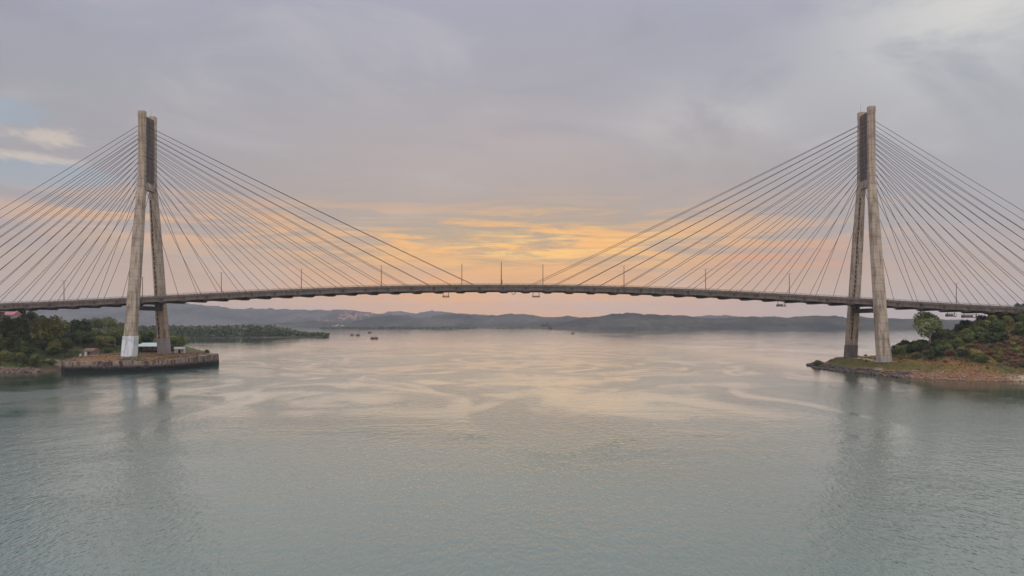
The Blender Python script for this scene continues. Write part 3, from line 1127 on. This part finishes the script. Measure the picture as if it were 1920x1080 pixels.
# right headland
bushes = [px(1532, 676, 316) + (1.25, 'dark', 'lone round bush at the tip of the right headland'),
          (176.0, 279.0, 0, 0.9, 'dark', 'dark bush just right of the front leg of the right pylon')]
for x, y, _z, sc, k_, lab in bushes:
    bush(k_, x, y, ground_right(x, y), sc, lab)


def ok_apron(x, y):
    return 1.5 < float(sdf(np.array([x]), np.array([y]), HEAD)[0]) and 2.6 < ground_right(x, y) < 6.0 and abs(x - 167) + abs(y - 303) > 9 and abs(x - 167) > 6


for x, y in scatter(22, 148, 205, 246, 330, 3.2, ok_apron, 91):
    k_ = 'mid' if x < 172 else 'brown'
    bush(k_, x, y, ground_right(x, y), vr.uniform(0.25, 0.5),
         'small green tuft on the grassy point at the feet of the right pylon' if k_ == 'mid' else 'small dry tuft on the orange apron below the headland slope',
         'tufts on the grassy point' if k_ == 'mid' else 'tufts on the orange apron')


def ok_slope(x, y):
    return float(h_right(np.array([x]), np.array([y]))[0]) > 6.0 and inview(x, y, 4) and not (193 < x < 250 and y < 276)


for x, y in scatter(120, 170, 262, 258, 335, 2.7, ok_slope, 55):
    left_low = x < 186
    k_ = 'brown' if left_low and vr.random() < 0.6 else ('dark' if vr.random() < 0.8 else 'mid')
    if k_ == 'brown':
        bush('brown', x, y, ground_right(x, y), vr.uniform(1.0, 1.5), 'dry brown bush low on the left flank of the headland', 'dry bushes on the left flank of the headland')
    else:
        bush(k_, x, y, ground_right(x, y), vr.uniform(1.3, 1.9), 'dark green bush in the scrub on the headland slope', 'dark scrub bushes on the headland')


def ok_red(x, y): return 194 < x < 250 and 245 < y < 274 and inview(x, y, 4) and ground_right(x, y) > 3.5


for x, y in scatter(64, 190, 252, 245, 276, 2.2, ok_red, 58):
    k_ = 'brown' if vr.random() < 0.8 else 'mid'
    bush(k_, x, y, ground_right(x, y), vr.uniform(0.5, 1.0),
         'dry reddish bush on the eroded bank of the headland' if k_ == 'brown' else 'small green bush on the eroded bank of the headland',
         'dry bushes on the eroded bank' if k_ == 'brown' else 'green bushes on the eroded bank')


def ok_top(x, y): return x > 218 and inview(x, y, 5) and x / y * F > 880


for x, y in scatter(16, 205, 262, 272, 300, 4.0, ok_top, 60):
    tree('mid' if vr.random() < 0.6 else 'dark', x, y, ground_right(x, y), vr.uniform(0.62, 0.85),
         'leafy green tree in the clump at the headland top against the deck end', 'trees at the headland top')
x, y, z = px(1743, 640, 302)
gz = ground_right(x, y)
tree('light', x, y, gz, (CAM_H + (HOR - 580) / F * 302 - gz) / 7.6, 'pale feathery tree standing alone on the headland slope right of the right pylon', tall=1.0)
x, y, z = px(1880, 640, 300)
tree('dark', x - 12, y + 8, ground_right(x - 12, y + 8), 0.9, 'flat dark tree crown just under the deck beside the long cradle')


# ground cover and shore rubble
def cover(name, hf, poly, n, x0, x1, y0, y1, zlo, zhi, size, mat, seed, extra=None):
    rng = np.random.default_rng(seed)
    x, y = rng.uniform(x0, x1, n), rng.uniform(y0, y1, n)
    z = hf(x, y)
    keep = (sdf(x, y, poly) > 1.0) & (z > zlo) & (z < zhi) & (fbm(x / 6, y / 6, seed, 3) > -0.15)
    if extra is not None: keep &= extra(x, y)
    c = np.stack([x, y, z + size * 0.45], -1)[keep]
    nm = rng.normal(0, 1, c.shape) * np.array([1, 1, 0.25])
    v, f = leaf_quads(rng, c, nm, size)
    return tag(place(name, np_mesh(name, v, f, mat, smooth=False)), kind='stuff')


cover('grass', h_right, HEAD, 30000, 138, 262, 226, 345, 2.2, 60, 0.34, M['grass'], 4)
cover('undergrowth', h_right, HEAD, 10000, 188, 256, 244, 280, 4.6, 60, 0.34, M['leaf_brown'], 16)
cover('undergrowth', h_right, HEAD, 30000, 172, 262, 250, 335, 5.5, 60, 0.45, M['leaf_dark'], 6, lambda x, y: ~((x > 191) & (y < 277)))
cover('undergrowth', h_right, HEAD, 26000, 250, 400, 225, 400, 4.0, 60, 0.7, M['leaf_mid'], 26)
cover('undergrowth', h_left, ISLE, 20000, -300, -205, 282, 375, 1.6, 60, 0.5, M['leaf_dark'], 8, lambda x, y: x < -214)
cover('grass', h_left, QUAY, 5200, -216, -150, 278, 348, 4.0, 9, 0.24, M['grass'], 12)


def rubble(name, pts, mat, seed, lo, hi):
    rng = np.random.default_rng(seed)
    g = MB()
    base = [(0, 0, 1), (0.89, 0, 0.45), (0.28, 0.85, 0.45), (-0.72, 0.53, 0.45), (-0.72, -0.53, 0.45), (0.28, -0.85, 0.45),
            (0.72, 0.53, -0.45), (-0.28, 0.85, -0.45), (-0.89, 0, -0.45), (-0.28, -0.85, -0.45), (0.72, -0.53, -0.45), (0, 0, -1)]
    fc = [(0, 1, 2), (0, 2, 3), (0, 3, 4), (0, 4, 5), (0, 5, 1), (1, 6, 2), (2, 7, 3), (3, 8, 4), (4, 9, 5), (5, 10, 1), (6, 7, 2), (7, 8, 3),
          (8, 9, 4), (9, 10, 5), (10, 6, 1), (11, 7, 6), (11, 8, 7), (11, 9, 8), (11, 10, 9), (11, 6, 10)]
    for x, y, z in pts:
        s = rng.uniform(lo, hi)
        k_ = rng.uniform(0.7, 1.3, (12, 1))
        v = np.array(base) * k_ * np.array([s * rng.uniform(0.8, 1.5), s, s * rng.uniform(0.5, 0.8)]) + np.array([x, y, z])
        g.add(v.tolist(), fc)
    return tag(g.build(name, mat), kind='stuff')


M['rock'] = concrete('shore_rock', (0.13, 0.095, 0.08), (0.035, 0.027, 0.024), 0.8, False)
M['red_rock'] = concrete('red_shore_rock', (0.32, 0.19, 0.12), (0.13, 0.065, 0.042), 0.8, False)
M['brown_rock'] = concrete('brown_shore_rock', (0.25, 0.165, 0.12), (0.07, 0.045, 0.035), 0.8, False)
rg = random.Random(3)


def along(poly, i0, i1, n, inset):
    out_ = []
    for _ in range(n):
        i = rg.randrange(i0, i1)
        a, b2 = Vector(poly[i]), Vector(poly[i + 1])
        p = a.lerp(b2, rg.random())
        nrm = Vector((-(b2 - a).y, (b2 - a).x)).normalized()
        p += nrm * rg.uniform(*inset)
        out_.append(p)
    return out_


rubble('shore_rubble', [(p.x, p.y, max(0.05, ground_right(p.x, p.y))) for p in along(HEAD, 0, 6, 260, (-1.5, 4.5))], M['rock'], 1, 0.45, 1.5)
rubble('shore_rubble', [(p.x, p.y, max(0.05, ground_right(p.x, p.y))) for p in along(HEAD, 5, 10, 700, (-1.5, 8.5))], M['red_rock'], 2, 0.15, 0.75)
rubble('shore_rubble', [(p.x, p.y, max(0.05, ground_left(p.x, p.y))) for p in along(ISLE, 1, 5, 260, (-1.0, 3.5))], M['brown_rock'], 3, 0.3, 1.2)
qp = []
for _ in range(1100):
    x, y = rg.uniform(-212, -152), rg.uniform(279, 345)
    if 1.0 < float(sdf(np.array([x]), np.array([y]), QUAY)[0]) < 9: qp.append((x, y, max(4.9, ground_left(x, y))))
rubble('quay_rubble', qp, M['brown_rock'], 4, 0.2, 0.7)


# mangrove wood on the spit behind the left pylon, one far mass
def grove(name, spine, width, hgt, n, size, seed, mat):
    rng = np.random.default_rng(seed)
    sp = np.array(spine, float)
    seg = np.linalg.norm(np.diff(sp, axis=0), axis=1)
    cum = np.concatenate([[0], np.cumsum(seg)])
    ntree = int(cum[-1] * width / 60)
    u = rng.uniform(0, cum[-1], ntree)
    tx, ty = np.interp(u, cum, sp[:, 0]), np.interp(u, cum, sp[:, 1])
    taper = np.clip((cum[-1] - u) / (width * 1.2), 0.12, 1)
    off = rng.uniform(-0.5, 0.5, ntree) * width * taper
    ty = ty + off
    th = hgt * rng.uniform(0.74, 1.0, ntree) * np.clip(taper * 1.6, 0.35, 1)
    tr = rng.uniform(3.0, 5.5, ntree)
    i = rng.integers(0, ntree, n)
    d = rng.normal(0, 1, (n, 3))
    d /= np.linalg.norm(d, axis=1, keepdims=True)
    d[:, 2] = np.abs(d[:, 2]) * np.where(rng.uniform(0, 1, n) < 0.25, -1, 1)
    c = np.stack([tx[i] + d[:, 0] * tr[i], ty[i] + d[:, 1] * tr[i], th[i] * 0.62 + d[:, 2] * th[i] * 0.40], -1)
    c[:, 2] = np.maximum(c[:, 2] - np.where(rng.uniform(0, 1, n) < 0.45, th[i] * rng.uniform(0, 0.75, n), 0), 0.4)
    v, f = leaf_quads(rng, c, d, size, 0.75)
    return tag(place(name, np_mesh(name, v, f, mat, smooth=False)), kind='stuff')


SPIT = [(-1100, 800), (-800, 900), (-560, 930), (-420, 960), (-330, 970), (-282, 975)]
grove('mangrove_wood', SPIT, 110, 17.5, 26000, 2.0, 2, M['leaf_grove'])
sp = MB()
a = [(-1100, 735), (-800, 838), (-560, 872), (-420, 908), (-330, 934), (-276, 968)]
b = [(-1100, 900), (-800, 990), (-560, 1010), (-420, 1020), (-330, 1015), (-285, 985)]
sp.loft([[(p0[0], p0[1], -1), (p0[0], p0[1] + 4, 0.8), (p1[0], p1[1] - 4, 0.8), (p1[0], p1[1], -1)] for p0, p1 in zip(a, b)])
tag(sp.build('terrain', M['hill_near']), kind='structure')
grove('mangrove_wood', [(-1100, 560), (-700, 640), (-470, 640), (-330, 560)], 120, 15, 14000, 1.7, 5, M['leaf_mid'])
grove('mangrove_wood', [(-640, 2150), (-420, 2180), (-260, 2200), (-120, 2200)], 60, 6.5, 2600, 3.0, 7, M['leaf_grove'])
grove('mangrove_wood', [(-60, 2260), (60, 2300), (160, 2300)], 60, 5.5, 1500, 3.0, 8, M['leaf_grove'])

# ------------------------------------------------------------------ buildings on the left island
def pavilion(x, y, z, rot):
    t_ = thing('pavilion', 'open pavilion with a pale green roof between the legs of the left pylon', 'pavilion', (x, y, z), rot)
    g = MB()
    g.loft([[(-6.2, -3.4, 3.1), (6.2, -3.4, 3.1), (6.2, 3.4, 3.1), (-6.2, 3.4, 3.1)], [(-6.2, -3.4, 3.25), (6.2, -3.4, 3.25), (6.2, 3.4, 3.25), (-6.2, 3.4, 3.25)],
            [(-3.4, -0.1, 5.0), (3.4, -0.1, 5.0), (3.4, 0.1, 5.0), (-3.4, 0.1, 5.0)]])
    g.build('roof', M['mint'], t_)
    for i in range(5):
        for sg in (-1, 1):
            MB().box(-5.5 + i * 2.75 - 0.12, -5.5 + i * 2.75 + 0.12, sg * 2.9 - 0.12, sg * 2.9 + 0.12, -0.3, 3.1).build('post', M['dark'], t_)
    MB().box(-5.4, 5.4, 2.2, 2.7, -0.3, 2.6).build('back_wall', M['rust'], t_)
    MB().box(-5.0, 5.0, -1.6, 1.6, -0.3, 0.9).build('counter', M['dark'], t_)


x, y, z = px(281, 655, 336)
pavilion(x, y, ground_left(x, y), 0.05)


def hut(name, label, cat, x, y, z, w, d, h, roof, wallm, roofm, rot=0.0):
    t_ = thing(name, label, cat, (x, y, z), rot)
    MB().box(-w, w, -d, d, -0.5, h).build('wall', M[wallm], t_)
    g = MB()
    e = 0.35
    g.loft([[(-w - e, -d - e, h + 0.003), (w + e, -d - e, h + 0.003), (w + e, d + e, h + 0.003), (-w - e, d + e, h + 0.003)],
            [(-w - e, -0.05, h + roof), (w + e, -0.05, h + roof), (w + e, 0.05, h + roof), (-w - e, 0.05, h + roof)]])
    g.build('roof', M[roofm], t_)
    MB().box(-w * 0.2, w * 0.35, -d - 0.05, -d + 0.1, -0.4, min(2.0, h * 0.8)).build('door', M['dark'], t_)
    MB().box(w * 0.5, w * 0.8, -d - 0.05, -d + 0.1, h * 0.4, h * 0.75).build('window', M['dark'], t_)
    return t_


x, y, z = px(337, 656, 331)
hut('kiosk', 'small white kiosk with a dark doorway on the quay right of the left pylon', 'kiosk', x, y, ground_left(x, y), 2.2, 1.6, 2.3, 0.9, 'white', 'white', 0.3)
x, y, z = px(172, 652, 318)
hut('hut', 'low pinkish hut at the edge of the left thicket above the sandy path', 'hut', x, y, ground_left(x, y), 2.6, 2.0, 2.2, 1.3, 'rust', 'rust', -0.2)
x, y, z = px(10, 588, 332)
gz = ground_left(x, y)
hut('house', 'house with a faded red roof among the trees at the far left', 'house', x, y, max(gz, 22.3), 5.5, 3.5, 3.4, 2.2, 'white', 'pink_roof', 0.15)
for p_, row, dep, h_, lab in ((161, 662, 301, 2.0, 'thick pale marker post before the pinkish hut on the quay'),
                              (151, 661, 306, 1.8, 'thin pale marker post at the edge of the left thicket beside the pinkish hut')):
    x, y, z = px(p_, row, dep)
    t_ = thing('marker_post', lab, 'post', (x, y, ground_left(x, y)))
    MB().loft([[(-0.5, -0.4, -0.4), (0.5, -0.4, -0.4), (0.5, 0.4, -0.4), (-0.5, 0.4, -0.4)], [(-0.35, -0.3, h_ * 0.8), (0.35, -0.3, h_ * 0.8), (0.35, 0.3, h_ * 0.8), (-0.35, 0.3, h_ * 0.8)],
               [(-0.1, -0.1, h_), (0.1, -0.1, h_), (0.1, 0.1, h_), (-0.1, 0.1, h_)]]).build('shaft', M['white'], t_)
    MB().box(-0.7, 0.7, -0.6, 0.6, -0.5, 0.25).build('plinth', M['white'], t_)
x, y, z = px(347, 656, 327)
pw = thing('flagpole', 'thin white pole at the right end of the quay', 'pole', (x, y, ground_left(x, y)))
MB().tube([(0, 0, -0.3), (0, 0, 4.2)], [0.14, 0.09], 7).build('shaft', M['white'], pw)
MB().box(-0.3, 0.3, -0.3, 0.3, -0.4, 0.3).build('base', M['white'], pw)

# ------------------------------------------------------------------ houses of the town across the water
hm = MB()
hm.box(-6, 6, -5, 5, -4, 5.5, 0)
hm.loft([[(-6.8, -5.8, 5.503), (6.8, -5.8, 5.503), (6.8, 5.8, 5.503), (-6.8, 5.8, 5.503)], [(-6.8, -0.1, 9), (6.8, -0.1, 9), (6.8, 0.1, 9), (-6.8, 0.1, 9)]], 1)
M['far_wall'], _, _ = new_mat('far_house_wall', 0.8, (0.42, 0.34, 0.30))
house_red = hm.mesh('house', M['far_wall'], M['tile'])
house_grey = hm.mesh('house', M['white'], M['tile'])
hr = random.Random(21)
hp = []
for _ in range(400):
    if len(hp) >= 34: break
    y = hr.uniform(3590, 3890)
    x = (hr.uniform(632, 705) - 960) / F * y
    if all((x - a_) ** 2 + (y - b_) ** 2 > 17 ** 2 for a_, b_ in hp): hp.append((x, y))
for x, y in hp:
    z = float(rT.h(np.array([x]), np.array([y]))[0])
    o = place('house', house_red, None, (x, y, z), hr.uniform(-0.6, 0.6), (hr.uniform(0.55, 0.95),) * 3)
    tag(o, 'tiny red roofed house on the bare hillside across the water', 'house', 'houses of the hillside town')
for i in range(5):
    y = 2960 + i * 14
    x = (624 + i * 4.7 + (i % 2) * 1.5 - 960) / F * y
    z = max(2.0, float(rB.h(np.array([x]), np.array([y]))[0]))
    o = place('house', house_grey, None, (x, y, z), 0.2 * i, (0.55 + 0.1 * (i % 3),) * 3)
    tag(o, 'tiny white house on the far shore right of the mangrove spit', 'house', 'white houses on the far shore')


# ------------------------------------------------------------------ boats
def boat(label, p_, row, ln, rot, hullm, two=False):
    dep = CAM_H * F / (row - HOR)
    x, y, _ = px(p_, row, dep)
    t_ = thing('boat', label, 'boat', (x, y, 0), rot, 'boats on the strait')
    g = MB()
    rings = []
    for u in (-1, -0.8, -0.3, 0.3, 0.75, 1.0):
        w = ln * 0.15 * (1 - max(0, u) ** 2.2 * 0.95) * (0.85 if u == -1 else 1)
        sh = 0.9 + 0.7 * max(0, u) ** 2
        rings.append([(u * ln / 2, -w * 0.5, -0.3), (u * ln / 2, w * 0.5, -0.3), (u * ln / 2, w, sh), (u * ln / 2, w * 0.8, sh), (u * ln / 2, 0, 0.4), (u * ln / 2, -w * 0.8, sh), (u * ln / 2, -w, sh)])
    g.loft(rings)
    g.build('hull', M[hullm], t_)
    for c0, c1, hh in (((-0.42, -0.02, 2.5), (0.08, 0.36, 2.9)) if two else ((-0.35, 0.2, 2.6),)):
        g = MB()
        w = ln * 0.13
        g.loft([[(c0 * ln, -w, hh), (c1 * ln, -w, hh), (c1 * ln, w, hh), (c0 * ln, w, hh)], [(c0 * ln, -w * 0.6, hh + 0.4), (c1 * ln, -w * 0.6, hh + 0.4), (c1 * ln, w * 0.6, hh + 0.4), (c0 * ln, w * 0.6, hh + 0.4)]])
        for cx_ in (c0 + 0.03, c1 - 0.03):
            for sg in (-1, 1):
                g.tube([(cx_ * ln, sg * w * 0.9, 0.8), (cx_ * ln, sg * w * 0.9, hh)], 0.08, 5)
        g.build('canopy', M['canvas'], t_)
        MB().box((c0 + 0.06) * ln, (c1 - 0.06) * ln, -w * 0.7, w * 0.7, 0.45, hh - 0.7).build('cabin', M[hullm], t_)


boat('dark canopied boat nearest of the boats on open water', 702, 635, 10.5, 0.15, 'hull', True)
boat('small brown boat behind and left of the nearest boat', 671, 629, 7.5, -0.2, 'hull')
boat('faint pale brown boat leftmost of the boats off the mangrove spit', 660, 628.5, 6.5, 0.3, 'canvas')
boat('tiny dark boat farthest off, up by the mangrove shore', 693, 624, 8.0, 0.1, 'boat_blue')
boat('tiny dark boat alone on the open water right of midspan', 1074, 626, 7.0, 0.0, 'boat_blue')
boat('tiny dark boat at the foot of the wooded hill right of midspan', 1200, 619.5, 15, 0.0, 'boat_blue')
x, y, _ = px(1095, 617, CAM_H * F / 16)
bp_ = thing('beacon', 'thin dark beacon post standing in the water before the right hill', 'beacon', (x, y, 0))
MB().tube([(0, 0, -1), (0, 0, 9)], [0.6, 0.35], 6).build('post', M['steel'], bp_)
MB().box(-1.0, 1.0, -1.0, 1.0, 9, 11).build('topmark', M['steel'], bp_)

# ------------------------------------------------------------------ haze
hz = MB()
hz.box(-9200, 9200, -400, 8000, -4, 215)
hm_ = bpy.data.materials.new('haze_air')
hm_.use_nodes = True
t = hm_.node_tree
t.nodes.clear()
ho = t.nodes.new('ShaderNodeOutputMaterial')
pv = t.nodes.new('ShaderNodeVolumePrincipled')
pv.inputs['Color'].default_value = (0.88, 0.90, 0.98, 1)
pv.inputs['Density'].default_value = 0.000115
pv.inputs['Anisotropy'].default_value = 0.0
t.links.new(pv.outputs[0], ho.inputs['Volume'])
tag(hz.build('haze', hm_), kind='stuff')
